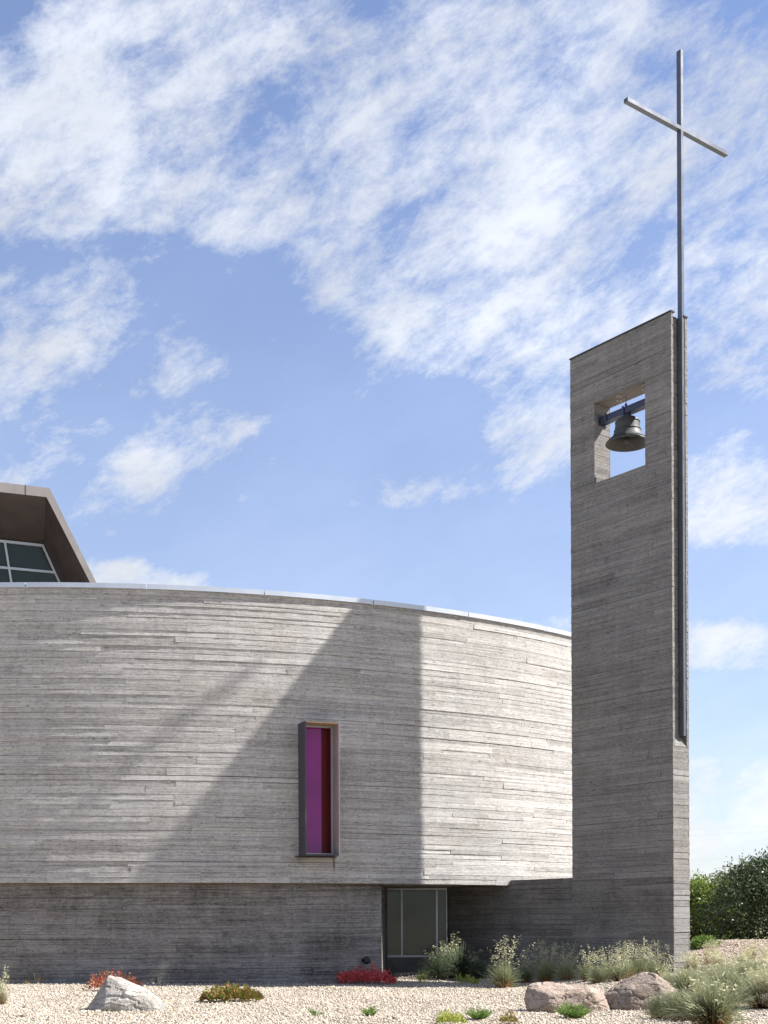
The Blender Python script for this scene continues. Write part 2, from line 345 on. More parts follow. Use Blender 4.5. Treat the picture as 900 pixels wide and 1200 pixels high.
def make_boards(fn, s0, s1, rows, hole=None, lens=(1.8, 4.6), seg=.5, depth=.034, rel=.008, gap=(.0005, .0028), joint=(), align=None):
    """returns list of (MB, size) -- one per board, relief like the planks of the formwork"""
    out = []
    for ri, (ha, hb) in enumerate(rows):
        spans = [(s0, s1)]
        if hole and ha < hole[3] - 1e-4 and hb > hole[2] + 1e-4: spans = [(s0, hole[0]), (hole[1], s1)]
        for (a, b) in spans:
            if b - a < .02: continue
            s = a - random.uniform(0, lens[0]) if b - a > lens[0] else a
            while s < b - 1e-4:
                e = s + random.uniform(*lens); q0, q1 = max(s, a), min(e, b)
                if b - q1 < .35: q1 = b; e = b
                s = e
                if q1 - q0 < .02: continue
                big = random.random() < .07
                off = max(-.012, random.uniform(-rel, rel) * (2.0 if big else 1))
                tilt = random.uniform(-.0055, .0055); g0, g1 = random.uniform(-.0012, gap[1] * .6), random.uniform(-.0012, gap[1] * .6)
                if random.random() < .06: g1 += random.uniform(.003, .010)
                if any(abs(hb - jz) < .09 for jz in joint): g1 += random.uniform(.004, .011)
                ge = random.uniform(.001, .006); tone = random.gauss(0, .22)
                n = max(1, int((q1 - q0) / seg)); uo = random.uniform(0, 50); vo = random.uniform(0, 50)
                mb = MB(); ring = []
                for k in range(n + 1):
                    t = q0 + (q1 - q0) * k / n
                    if k == 0 and q0 > a + .01: t += ge
                    j0, j1 = random.uniform(-.003, .003), random.uniform(-.003, .003); w = random.uniform(-.0015, .0015)
                    hs = (ha + g0 + j0, ha + g0 + j0 + .002, hb - g1 + j1 - .002, hb - g1 + j1)
                    os_ = (-depth, off - tilt + w, off + tilt + w, -depth)
                    ring.append([(fn(t, hs[q], os_[q]), (t + uo, hs[q] + vo)) for q in range(4)])
                for k in range(n):
                    for q in range(3):
                        A, B, C_, D_ = ring[k][q], ring[k + 1][q], ring[k + 1][q + 1], ring[k][q + 1]
                        mb.face([A[0], B[0], C_[0], D_[0]], [A[1], B[1], C_[1], D_[1]], tone)
                mb.face([ring[0][q][0] for q in (0, 1, 2, 3)][::-1], [ring[0][q][1] for q in (0, 1, 2, 3)][::-1], tone)
                mb.face([ring[-1][q][0] for q in (0, 1, 2, 3)], [ring[-1][q][1] for q in (0, 1, 2, 3)], tone)
                out.append((mb, (q1 - q0) * (hb - ha), fn((q0 + q1) / 2, (ha + hb) / 2, 0)))
    return out
def merge(mbs):
    r = MB()
    for m in mbs:
        n = len(r.v); r.v += m.v; r.f += [tuple(i + n for i in f) for f in m.f]; r.uv += m.uv; r.tone += m.tone
    return r
def place_boards(sets, base, limit):
    """sets = list of (boards, material, parent); the largest in view become parts, the rest one part per wall"""
    allb = []
    for si, (bs, mt, par) in enumerate(sets):
        for mb, ar, c in bs:
            D = max(5, c.y); xx = c.x / D * F; vis = 1.0 if abs(xx) < 460 else .01
            allb.append((ar / D / D * vis, si, mb))
    allb.sort(key=lambda t: -t[0])
    rest = {}
    for k, (a, si, mb) in enumerate(allb):
        if k < limit: mb.build('concrete_board', sets[si][1], sets[si][2], base)
        else: rest.setdefault(si, []).append(mb)
    for si, ms in rest.items():
        tag(merge(ms).build('concrete_boards', sets[si][1], sets[si][2], base), kind='stuff')

# ------------------------------------------------------------------ the round building
CB = Vector((CX, 33.4, 0))
church = empty('church_building', CB, 'round church building of pale board-marked concrete with an overhanging upper storey', 'building')
Z0, Z1, ZT = 2.585, 10.15, 10.275
def arc_shell(R, z0, z1, a0, a1, n=120, R2=None, closed=True):
    mb = MB()
    for k in range(n):
        a, b = a0 + (a1 - a0) * k / n, a0 + (a1 - a0) * (k + 1) / n
        P = lambda r, t, z: Vector((CX + r * math.sin(t), CY - r * math.cos(t), z))
        mb.face([P(R, a, z0), P(R, b, z0), P(R, b, z1), P(R, a, z1)], [(R * a, z0), (R * b, z0), (R * b, z1), (R * a, z1)])
        if R2:
            mb.face([P(R2, a, z1), P(R2, b, z1), P(R2, b, z0), P(R2, a, z0)])
            mb.face([P(R, a, z1), P(R, b, z1), P(R2, b, z1), P(R2, a, z1)])
            mb.face([P(R2, a, z0), P(R2, b, z0), P(R, b, z0), P(R, a, z0)])
    if R2 and closed:
        for t, fl in ((a0, 1), (a1, -1)):
            q = [P(R2, t, z0), P(R, t, z0), P(R, t, z1), P(R2, t, z1)]; mb.face(q[::fl], [(0, z0), (R - R2, z0), (R - R2, z1), (0, z1)][::fl])
    return mb
FULL = (-math.pi, math.pi)
upper = arc_shell(RR - .030, Z0 + .004, Z1 - .004, *FULL, n=240, R2=RR - .45, closed=False).build('upper_wall', M['core'], church, CB, weld=True)
slabs = MB()
for z, up in ((Z0 + .01, False), (9.9, True)):
    ring = [Vector((CX + (RR - .40) * math.sin(2 * math.pi * k / 120), CY - (RR - .40) * math.cos(2 * math.pi * k / 120), z)) for k in range(120)]
    slabs.face(ring if up else ring[::-1])
slabs.build('roof_and_soffit', M['soffit'], church, CB)
arc_shell(RR - .010, Z0 - .012, Z0 + .014, *FULL, n=240, R2=RR - .10, closed=False).build('drip_flashing', M['flash'], church, CB)

# window opening in the upper wall
WS = drum_s(370.0, 925); WN = (math.sin(WS / RR), -math.cos(WS / RR))
WW, WZ0, WZ1 = .96, 3.30, 6.80
rows_u = courses(Z0, Z1, .138, (WZ0, WZ1))
sA, sB = -5.2, 27.0
ub = make_boards(drum, sA, sB, rows_u, (WS - WW / 2, WS + WW / 2, WZ0, WZ1), (1.6, 6.5), .6, rel=.0075, joint=(3.9, 5.3, 6.9, 8.4))
back_rows = courses(Z0, Z1, .168)
# lower storey
RB = RR - .27
s_end = drum_s(452, 1090)
basefn = lambda s, h, o: drum(s * RB / RR, h, o, RB)
ae = s_end / RR
lower = arc_shell(RB - .030, -.4, Z0, -1.9, ae - .001, n=120, R2=RB - .45).build('lower_wall', M['core'], church, CB, weld=True)
rows_b = courses(-.35, Z0 - .01, .165)
bb = make_boards(basefn, -5.2 , s_end, rows_b, None, (2.2, 5.0), .5, rel=.010)
place_boards([(ub, M['drum'], upper), (bb, M['base'], lower)], CB, 300)
# the parts of the drum away from the camera, boards joined
bk = make_boards(drum, sB, RR * math.pi, back_rows, None, (4, 8), 1.2) + make_boards(drum, -RR * math.pi, sA, back_rows, None, (4, 8), 1.2)
tag(merge([b[0] for b in bk]).build('concrete_boards', M['drum'], upper, CB), kind='stuff')
bk = make_boards(basefn, -RR * 1.88, -5.2, rows_b, None, (4, 8), 1.2)
tag(merge([b[0] for b in bk]).build('concrete_boards', M['base'], lower, CB), kind='stuff')
# end face of the lower wall and return to the glazing
ret = MB()
pe = drum(s_end, 0, -.28); pe2 = Vector((.10, 39.86, 0))
ret.face([(pe.x, pe.y, -.3), (pe2.x, pe2.y, -.3), (pe2.x, pe2.y, Z0), (pe.x, pe.y, Z0)], [(0, 0), (4, 0), (4, 2.9), (0, 2.9)])
ret.face([(pe.x - .35, pe.y, -.3), (pe2.x - .35, pe2.y, -.3), (pe2.x - .35, pe2.y, Z0), (pe.x - .35, pe.y, Z0)][::-1], [(0, 0), (4, 0), (4, 2.9), (0, 2.9)])
ret.build('recess_wall', M['base'], church, CB)

# coping: segments with open joints
aw = 3.05 / RR; a = -1.3
while a < 2.0:
    arc_shell(RR + .055, Z1, ZT, a + .0005, a + aw - .0008, n=6, R2=RR - .5).build('coping', M['coping'], church, CB)
    arc_shell(RR + .040, Z1 - .02, Z1 + .005, a + aw - .004, a + aw + .004, n=1, R2=RR - .02).build('coping_clip', M['frame'], church, CB)
    a += aw
arc_shell(RR + .05, Z1, ZT, 2.05, 2 * math.pi - 1.35, n=60, R2=RR - .5).build('coping', M['coping'], church, CB)

# projecting window box
wo_ = drum(WS, 0, 0); T2 = Vector((math.cos(WS / RR), math.sin(WS / RR), 0)); N2 = Vector((WN[0], WN[1], 0))
def wf(v): return wo_ + T2 * v.x + N2 * v.y + Vector((0, 0, v.z))      # x along wall, y outwards, z up
win = empty('tall_window', wo_ + Vector((0, 0, WZ0)), 'tall narrow magenta glass window in a projecting dark metal box on the round wall', 'window')
wb = tuple(win.location); P_ = .60; th = .035; hw = WW / 2
def wbox(name, p, q, mat): 
    mb = MB(); mb.box(p, q, wf); return mb.build(name, mat, win, wb)
wbox('side_panel', (-hw, -.05, WZ0), (-hw + th, P_, WZ1), M['boxout'])
mbx = MB(); mbx.box((hw - th, -.05, WZ0), (hw, P_, WZ1), wf); mbx.build('side_panel', M['boxin'], win, wb)
wbox('top_panel', (-hw + th, -.05, WZ1 - th), (hw - th, P_ - .003, WZ1 - .002), M['boxtop'])
wbox('bottom_panel', (-hw + th, -.05, WZ0 + .002), (hw - th, P_ - .003, WZ0 + th), M['boxout'])
fr = MB(); yf0, yf1 = .02, .10; i0, i1, j0, j1 = -hw + th, hw - th, WZ0 + th, WZ1 - th; fw = .045
fr.box((i0, yf0, j0), (i0 + fw, yf1, j1), wf); fr.box((i1 - fw, yf0, j0), (i1, yf1, j1), wf)
fr.box((i0 + fw, yf0, j0), (i1 - fw, yf1 - .002, j0 + fw), wf); fr.box((i0 + fw, yf0, j1 - fw), (i1 - fw, yf1 - .002, j1), wf)
fr.build('window_frame', M['frame'], win, wb)
xm = i1 - fw - .26
wbox('pane', (i0 + fw, .035, j0 + fw), (xm, .055, j1 - fw), M['magenta'])
wbox('pane', (xm + .002, .030, j0 + fw), (i1 - fw, .050, j1 - fw), M['crimson'])
sl = MB(); sl.box((-hw - .10, -.02, WZ0 - .035), (hw + .06, .14, WZ0 - .004), wf); sl.build('sill', M['darkcap'], win, wb)

# glazing in the recess
gl = empty('ground_floor_window', (1.0, 39.9, .1), 'grey green ground floor window with slim aluminium mullions in the recess under the round wall', 'window')
gb = tuple(gl.location); GX0, GX1, GY = .06, 1.925, 39.90; GZ0, GZ1 = .50, 2.56
def gbox(name, p, q, mat): mb = MB(); mb.box(p, q); return mb.build(name, mat, gl, gb)
x1_ = (470.5 - 450) / F * GY + .01; x2_ = (511.5 - 450) / F * GY + .01
mb = MB()
mb.box((GX0, GY - .05, GZ1 - .05), (GX1, GY + .05, GZ1)); gbx = mb.build('frame_head', M['frame'], gl, gb)
mb = MB(); mb.box((GX0, GY - .07, GZ0 - .045), (GX1, GY + .05, GZ0 + .02)); mb.build('frame_sill', M['frame'], gl, gb)
for xx, w in ((x1_, .05), (x2_, .055), (GX1 - .012, .024)): gbox('mullion', (xx - w / 2, GY - .06, GZ0 + .02), (xx + w / 2, GY + .05, GZ1 - .05), M['frame'])
for a_, b_ in ((GX0, x1_ - .025), (x1_ + .025, x2_ - .0275), (x2_ + .0275, GX1 - .024)): gbox('pane', (a_, GY - .008, GZ0 + .02), (b_, GY + .008, GZ1 - .05), M['roomg'])
gbox('curb', (GX0, GY - .03, -.3), (GX1 + .05, GY + .20, GZ0 - .045), M['low'])

# ------------------------------------------------------------------ bell tower (u from the near corner along the broad face, n across the narrow face)
TA = Vector((7.31, 32.94, 0)); TU = Vector((-.6018, .799, 0)).normalized(); TN = Vector((.799, .6018, 0)).normalized()
TL, TT, TH = 3.556, .614, 16.92
def tw(v): return TA + TU * v[0] + TN * v[1] + Vector((0, 0, v[2]))
tower = empty('bell_tower', TA, 'slender slab bell tower of grey board-marked concrete with a square opening for the bell', 'bell tower')
TBs = tuple(TA); e = .022
OU0, OU1, OZ0, OZ1 = .873, 2.663, 13.30, 15.46
SN0, SN1, SD, SZ = .075, .535, .19, 5.97
def tbox(mb, p, q): mb.box(p, q, tw)
mb = MB()
tbox(mb, (SD, e, -.4), (TL - e, TT - e, OZ0 - e)); tbox(mb, (SD, e, OZ0 - e), (OU0 - e, TT - e, OZ1 + e)); tbox(mb, (OU1 + e, e, OZ0 - e), (TL - e, TT - e, OZ1 + e))
tbox(mb, (SD, e, OZ1 + e), (TL - e, TT - e, TH - .005)); tbox(mb, (e, e, SZ), (SD, SN0, TH - .005)); tbox(mb, (e, SN1, SZ), (SD, TT - e, TH - .005)); tbox(mb, (e, e, -.4), (SD, TT - e, SZ))
tcore = mb.build('tower_wall', M['core'], tower, TBs)
rows_t = courses(-.35, TH, .150, (OZ0, OZ1, SZ), .02)
left = lambda s, h, o: tw((s, -o, h))                 # broad shaded face
front_f = lambda s, h, o: tw((-o, s, h))              # narrow sunlit face
fb = make_boards(left, TL, 0, [], None)
lb = make_boards(lambda s, h, o: tw((TL - s, -o, h)), 0, TL, rows_t, (TL - OU1, TL - OU0, OZ0, OZ1), (1.6, 3.9), .6, e, .0065, (.0004, .002), joint=(2.7, 4.1, 7.4, 10.8))
low_rows = [r for r in rows_t if r[1] <= SZ + .01]; hi_rows = [r for r in rows_t if r[0] >= SZ - .01]
nb = make_boards(front_f, 0, TT, low_rows, None, (3, 4), .35, e, .007, (.0004, .002))
rim = make_boards(front_f, 0, SN0, hi_rows, None, (3, 4), .35, e, .004, (.0004, .002)) + make_boards(front_f, SN1, TT, hi_rows, None, (3, 4), .35, e, .004, (.0004, .002))
lbl = [b for b in lb if b[2].z < 2.70]; lb = [b for b in lb if b[2].z >= 2.70]     # the lower lift of this face is darker
place_boards([(lb, M['tower'], tcore), (lbl, M['low'], tcore), (nb, M['tower'], tcore), (rim, M['tower'], tcore)], TBs, 298)
bkb = make_boards(lambda s, h, o: tw((s, TT + o, h)), 0, TL, rows_t, (OU0, OU1, OZ0, OZ1), (2, 4), 1.2, e) + make_boards(lambda s, h, o: tw((TL + o, TT - s, h)), 0, TT, rows_t, None, (3, 4), .6, e)
tag(merge([b[0] for b in bkb]).build('concrete_boards', M['tower'], tcore, TBs), kind='stuff')
# linings of the opening (jambs with their own board marks, soffit planks)
jr = courses(OZ0, OZ1, .15, (), .02)
jl = make_boards(lambda s, h, o: tw((OU1 - o, s, h)), .004, TT - .004, jr, None, (3, 4), .6, e, .004)
jn = make_boards(lambda s, h, o: tw((OU0 + o, TT - s, h)), .004, TT - .004, jr, None, (3, 4), .6, e, .004)
so = make_boards(lambda s, h, o: tw((s, h, OZ1 - o)), OU0 + .004, OU1 - .004, courses(.004, TT - .004, .15), None, (3, 4), .6, e, .004)
si_ = make_boards(lambda s, h, o: tw((s, TT - h, OZ0 + o)), OU0 + .004, OU1 - .004, courses(.004, TT - .004, .15), None, (3, 4), .6, e, .004)
for b in jl + jn + so + si_: b[0].build('lining_board', M['tower'], tcore, TBs)
mb = MB()                                             # sloping foot of the mast slot, back of the slot
mb.face([tw((0.002, SN0, SZ)), tw((0.002, SN1, SZ)), tw((SD - .001, SN1, SZ + .30)), tw((SD - .001, SN0, SZ + .30))], [(0, 0), (.46, 0), (.46, .3), (0, .3)])
mb.build('slot_sill', M['tower'], tower, TBs)
hr = courses(SZ, TH, .150)
sb = make_boards(lambda s, h, o: tw((SD - .004 - o, s, h)), SN0 + .002, SN1 - .002, hr, None, (3, 4), .5, .003, .002)
tag(merge([b[0] for b in sb]).build('slot_boards', M['tower'], tower, TBs), kind='stuff')
mb = MB(); tbox(mb, (-.02, -.02, TH), (TL + .02, SN0 + .05, TH + .035)); tbox(mb, (-.02, SN1 - .06, TH), (TL + .02, TT + .02, TH + .035)); tbox(mb, (.20, SN0 + .05, TH), (TL + .02, SN1 - .06, TH + .035))
mb.build('cap_flashing', M['darkcap'], tower, TBs)
for (uu, nn_) in ((1.05, .20), (1.25, .42), (1.95, .18), (2.15, .42)):   # form-tie rings in the soffit
    mb = MB(); c = tw((uu, nn_, OZ1 - .004))
    mb.lathe([(.075, 0), (.075, -.014), (.05, -.014), (.05, 0)], Matrix.Translation(c), 14)
    mb.build('tie_ring', M['soffit'], tower, TBs)

# beam, bell
bm_ = empty('bell_beam', tw((1.768, .307, 15.02)), 'navy steel beam spanning the tower opening above the bell', 'beam'); bb_ = tuple(bm_.location)
mb = MB(); BZ0, BZ1 = 14.94, 15.11
tbox(mb, (OU0, .19, BZ0), (OU1, .42, BZ0 + .02)); tbox(mb, (OU0, .19, BZ1 - .02), (OU1, .42, BZ1)); tbox(mb, (OU0, .20, BZ0 + .02), (OU1, .22, BZ1 - .02)); tbox(mb, (OU0, .39, BZ0 + .02), (OU1, .41, BZ1 - .02))
mb.build('box_beam', M['beam'], bm_, bb_)
for uu in (2.42, 1.80):
    mb = MB(); tbox(mb, (uu - .03, .165, BZ0 - .03), (uu + .03, .19, BZ1 + .03)); mb.build('clamp_plate', M['beam'], bm_, bb_)
mb = MB(); tbox(mb, (OU1 - .03, .15, BZ0 - .05), (OU1 - .004, .46, BZ1 + .05)); mb.build('end_plate', M['beam'], bm_, bb_)
mb = MB(); mb.tube([tw((1.80, .30, BZ1)), tw((1.80, .30, BZ1 + .12))], .035, 8); mb.tube([tw((1.80, .30, BZ1 + .1)), tw((1.80, .30, OZ1))], .009, 6); mb.build('hanger_rod', M['beam'], bm_, bb_)
bc = tw((1.756, .307, 14.16))
bell = empty('bell', bc, 'weathered bronze bell hanging in the tower opening under the steel beam', 'bell')
mb = MB(); MT = Matrix.Translation(bc)
prof = [(.575, -.01), (.585, .01), (.572, .035), (.52, .075), (.44, .14), (.385, .22), (.352, .31), (.333, .41), (.322, .50), (.312, .575), (.285, .635), (.22, .675), (.10, .69), (0, .693)]
mb.lathe(prof, MT, 48); mb.build('bell_body', M['bell'], bell, tuple(bc), True, True)
mb = MB(); mb.lathe([(.575, -.01), (.545, .0), (.48, .07), (.40, .15), (.345, .24), (.31, .4), (.29, .55), (.2, .63), (0, .64)], MT, 48)
mb.build('bell_lining', M['bell'], bell, tuple(bc), True, True)
mb = MB()
for r_, z_ in ((.345, .345), (.318, .56), (.49, .105)): mb.lathe([(r_ + .0, z_ - .014), (r_ + .016, z_), (r_, z_ + .014)], MT, 48)
mb.build('raised_band', M['bell'], bell, tuple(bc), True)
mb = MB(); mb.tube([bc + Vector((0, 0, .66)), bc + Vector((0, 0, .80))], [.10, .09], 14); mb.build('headstock', M['beam'], bell, tuple(bc))
mb = MB(); mb.tube([bc + Vector((0, 0, .6)), bc + Vector((-.02, 0, .15))], .022, 8)
mb.lathe([(0, -.09), (.05, -.075), (.082, -.03), (.085, .02), (.05, .07), (.02, .09)], Matrix.Translation(bc + Vector((-.02, 0, .10))), 16)
mb.build('clapper', M['bell'], bell, tuple(bc), True)

# mast and cross
mp = (.072, .462)
cross = empty('cross', tw((mp[0], mp[1], 6.25)), 'tall slim steel cross rising from a slot in the edge of the bell tower', 'cross'); cb_ = tuple(cross.location)
ZTOP = 23.71
mb = MB(); tbox(mb, (.002, .420, 6.25), (.142, .505, ZTOP)); mast = mb.build('mast', M['steel'], cross, cb_)
bv = mast.modifiers.new('bevel', 'BEVEL'); bv.width = .006; bv.segments = 2
for a_, b_ in ((-1.55, .418), (.507, 2.30)):
    mb = MB(); tbox(mb, (.004, a_, 21.66), (.138, b_, 21.755)); o = mb.build('cross_arm', M['steel'], cross, cb_); bv = o.modifiers.new('bevel', 'BEVEL'); bv.width = .006; bv.segments = 2
for zz in (16.5, 13.2, 9.9, 7.0):
    mb = MB(); tbox(mb, (.142, .435, zz - .05), (SD - .01, .49, zz + .05)); mb.build('mast_bracket', M['steel'], cross, cb_)

# ------------------------------------------------------------------ low wall from tower under the drum
low = empty('low_wall', tw((TL, 0, 0)), 'low dark concrete wall running from the bell tower in under the round building', 'wall'); lwb = tuple(low.location)
ui = 6.06                                            # where the drum passes over the wall
mb = MB(); tbox(mb, (TL + .001, e, -.4), (ui, TT - e, 2.728)); tbox(mb, (ui, e, -.4), (8.93, TT - e, 2.58))
lcore = mb.build('wall_core', M['core'], low, lwb)
lwr = courses(-.35, 2.58, .150); lb1 = make_boards(lambda s, h, o: tw((8.93 - s, -o, h)), 0, 8.93 - TL, lwr, None, (2, 4), .6, e, .007)
lb2 = make_boards(lambda s, h, o: tw((ui - s, -o, h)), 0, ui - TL, [(2.58, 2.73)], None, (2, 4), .6, e, .005)
lb3 = make_boards(lambda s, h, o: tw((8.93 + o, TT - s, h)), 0, TT, lwr, None, (2, 4), .6, e, .005)
lb4 = make_boards(lambda s, h, o: tw((TL + s, TT + o, h)), 0, 8.93 - TL, lwr, None, (2, 4), .6, e, .007)
for b in lb1 + lb2 + lb3 + lb4: b[0].build('concrete_board', M['low'], lcore, lwb)

# ------------------------------------------------------------------ clerestory hood on the roof
ang = R_(21); HT = Vector((math.cos(ang), math.sin(ang), 0)); HN = Vector((-math.sin(ang), math.cos(ang), 0))
h0 = at(58, 572, 37.5)
def on_plane(px, py, off):                            # line of sight to a plane parallel to the hood's front
    a, b = ray(px, py); d = Vector((a, 1, b)); p0 = h0 + HN * off
    t = (p0 - Vector((0, 0, EYE))).dot(HN) / d.dot(HN); return Vector((0, 0, EYE)) + d * t
hood = empty('roof_light', h0 - Vector((0, 0, h0.z - 9.9)), 'angular brown metal roof light with slanted side and recessed glazing on the roof', 'roof light'); hb = tuple(hood.location)
O = [on_plane(-150, 547.0, 0), on_plane(58, 572, 0), on_plane(126, 709, 0), on_plane(-150, 709, 0)]
I = [on_plane(-150, 560.0, 0), on_plane(54.5, 582.5, 0), on_plane(119, 709, 0), on_plane(-150, 709, 0)]
WD = 1.9
Wn = [on_plane(-150, 616, WD), on_plane(50.5, 637.5, WD), on_plane(83, 709, WD), on_plane(-150, 709, WD)]
mb = MB(); B = [p + HN * 5 for p in O]
mb.face([O[0], O[1], I[1], I[0]]); mb.build('fascia', M['zinc'], hood, hb)
mb = MB(); mb.face([O[1], O[2], I[2], I[1]]); mb.build('side_fascia', M['zinc'], hood, hb)
mb = MB(); mb.face([O[1], O[0], B[0], B[1]]); mb.face([O[2], O[1], B[1], B[2]]); mb.face([O[0], O[3], B[3], B[0]]); mb.face([B[0], B[3], B[2], B[1]]); mb.build('casing', M['zinc'], hood, hb)
mb = MB(); mb.face([I[0], I[1], Wn[1], Wn[0]]); mb.build('soffit', M['hoodin'], hood, hb)
mb = MB(); mb.face([I[1], I[2], Wn[2], Wn[1]]); mb.build('reveal', M['hoodin'], hood, hb)
mb = MB(); mb.face([I[0], Wn[0], Wn[3], I[3]]); mb.build('reveal', M['hoodin'], hood, hb)
seams = MB()
for x0_, x1s in ((30, 28), (-40, -45)):
    seams.bar(on_plane(x0_, 568.0 + (x0_ - 30) * .12, -.004), on_plane(x0_, 579.5 + (x0_ - 30) * .12, -.004), .012, .012, tuple(HN))
seams.build('seam', M['hoodin'], hood, hb)
def wpt(px, py): return on_plane(px, py, WD - .03)
mb = MB(); mb.bar(wpt(-150, 618), wpt(50.5, 639.5), .06, .075, tuple(Vector((0, 0, 1)))); mb.build('window_head', M['frame'], hood, hb)
mb = MB(); mb.bar(wpt(49.5, 638.5), wpt(81.5, 709), .06, .075, tuple(HN)); mb.build('window_jamb', M['frame'], hood, hb)
for (a_, b_, c_, d_) in ((5.5, 635, 17, 706), (-60, 628, -50, 706)):
    mb = MB(); mb.bar(wpt(a_, b_), wpt(c_, d_), .06, .07, tuple(HN)); mb.build('mullion', M['frame'], hood, hb)
mb = MB(); mb.bar(wpt(-150, 651), wpt(63.5, 670.8), .05, .07, (0, 0, 1)); mb.build('transom', M['frame'], hood, hb)
gp = lambda px, py: on_plane(px, py, WD + .01)
for q in ([(-150, 617), (-60, 627), (-56, 661), (-150, 651)], [(-60, 627), (5.5, 634.5), (10.5, 666), (-56, 661)], [(5.5, 634.5), (49.5, 638), (63.5, 670), (10.5, 666)],
          [(-150, 651), (-56, 661), (-50, 706), (-150, 706)], [(-56, 661), (10.5, 666), (17, 706), (-50, 706)], [(10.5, 666), (63.5, 670), (81, 708), (17, 706)]):
    mb = MB(); mb.face([gp(*p) for p in q][::-1]); mb.build('pane', M['greeng'], hood, hb)

# ------------------------------------------------------------------ wall light
s_l = drum_s(430.5, 1125); lp = drum(s_l, .50, -.27)
lamp = empty('wall_light', lp, 'small round black spotlight fixed low on the dark lower wall', 'light'); lb_ = tuple(lp)
ln = Vector((math.sin(s_l / RR), -math.cos(s_l / RR), 0))
mb = MB(); mb.tube([lp, lp + ln * .04], .055, 14); mb.build('wall_plate', M['black'], lamp, lb_)
mb = MB(); mb.tube([lp + ln * .03, lp + ln * .12 + Vector((0, 0, .05))], .02, 8); mb.build('arm', M['black'], lamp, lb_)
mb = MB(); hd = (ln * .3 + Vector((.25, 0, -.75))).normalized(); c0 = lp + ln * .14 + Vector((0, 0, .09)); mb.tube([c0, c0 + hd * .03, c0 + hd * .15, c0 + hd * .18], [.05, .085, .092, .08], 16); mb.build('lamp_head', M['black'], lamp, lb_)

# ------------------------------------------------------------------ gravel
def stones(name, n, xr, yr, keep, size, mat):
    pts = []
    while len(pts) < n:
        y = math.sqrt(random.uniform(yr[0] ** 2, yr[1] ** 2)) if random.random() < .35 else random.uniform(*yr)
        x = random.uniform(-1, 1) * (.31 * y + 1.2)
        if keep(x, y) and random.random() < .72 + .6 * noise.noise(Vector((x * .9, y * .5, 2.0))): pts.append((x, y, gz(x, y)))
    P = np.array(pts); n = len(P)
    base = np.array([(1, 0, 0), (0, 1, 0), (-1, 0, 0), (0, -1, 0), (0, 0, 1), (0, 0, -1)], float)
    fa = np.array([(0, 1, 4), (1, 2, 4), (2, 3, 4), (3, 0, 4), (1, 0, 5), (2, 1, 5), (3, 2, 5), (0, 3, 5)])
    sc = (size[0] + (size[1] - size[0]) * rng.power(.6, (n, 1, 1)) * 1.1) * np.where(rng.random((n, 1, 1)) < .012, 1.9, 1.0) * rng.uniform(.65, 1.25, (n, 1, 3)) * np.array([1, 1, .72])
    V = base[None] * sc * rng.uniform(.7, 1.3, (n, 6, 1))
    V += rng.normal(0, .12, (n, 6, 3)) * sc
    th = rng.uniform(0, 6.28, n); ti = rng.uniform(-.6, .6, n); c, s = np.cos(th), np.sin(th)
    X = V[..., 0] * c[:, None] - V[..., 1] * s[:, None]; Y = V[..., 0] * s[:, None] + V[..., 1] * c[:, None]
    Z = V[..., 2] + X * np.sin(ti)[:, None]
    V = np.stack([X, Y, Z], -1) + P[:, None, :] + np.array([0, 0, .004])
    Fc = (fa[None] + 6 * np.arange(n)[:, None, None]).reshape(-1, 3)
    me = bpy.data.meshes.new(name); me.vertices.add(n * 6); me.vertices.foreach_set('co', V.reshape(-1))
    me.loops.add(len(Fc) * 3); me.loops.foreach_set('vertex_index', Fc.reshape(-1).astype(np.int32))
    me.polygons.add(len(Fc)); me.polygons.foreach_set('loop_start', np.arange(0, len(Fc) * 3, 3, dtype=np.int32))
    me.update(calc_edges=True); me.validate()
    at_ = me.attributes.new('tone', 'FLOAT', 'POINT'); at_.data.foreach_set('value', np.repeat(rng.beta(1.9, 1.2, n), 6))
    return tag(link(name, me, mat), kind='stuff')
mulch_zone = lambda x, y: x > 8.3 + 1.2 * math.sin(y * .8) and y > 30.5
def free(x, y):
    if math.hypot(x - CX, y - CY) < RR - .3 and x < .2: return False
    if x < .3 and math.hypot(x - CX, y - CY) < RR + .10 and random.random() < .8: return False
    return y < 39.8 and not mulch_zone(x, y)
stones('gravel', 125000, None, (18.5, 40), free, (.014, .034), M['gravel'])
stones('brown_gravel', 14000, None, (30.5, 50), lambda x, y: mulch_zone(x, y), (.025, .05), M['mulch'])

random.seed(77); LT = MB()                           # dry leaves and straw blown on to the gravel
for _ in range(900):
    y = random.uniform(19, 36); x = random.uniform(-1, 1) * .31 * y
    if not free(x, y) or noise.noise(Vector((x * .6, y * .4, 5))) < -.05: continue
    a_ = random.uniform(0, 6.28); l_ = random.uniform(.03, .09); w_ = random.uniform(.008, .025); z = gz(x, y) + .035
    d = Vector((math.cos(a_), math.sin(a_), random.uniform(-.3, .4))) * l_; sd = Vector((-math.sin(a_), math.cos(a_), .3)) * w_; c = Vector((x, y, z))
    LT.face([c - d, c + sd, c + d, c - sd], None, random.random())
tag(LT.build('leaf_litter', mat_tone('dry leaf litter', (.10, .065, .035), (.36, .27, .15), .9, 0, .2, 40)), kind='stuff')

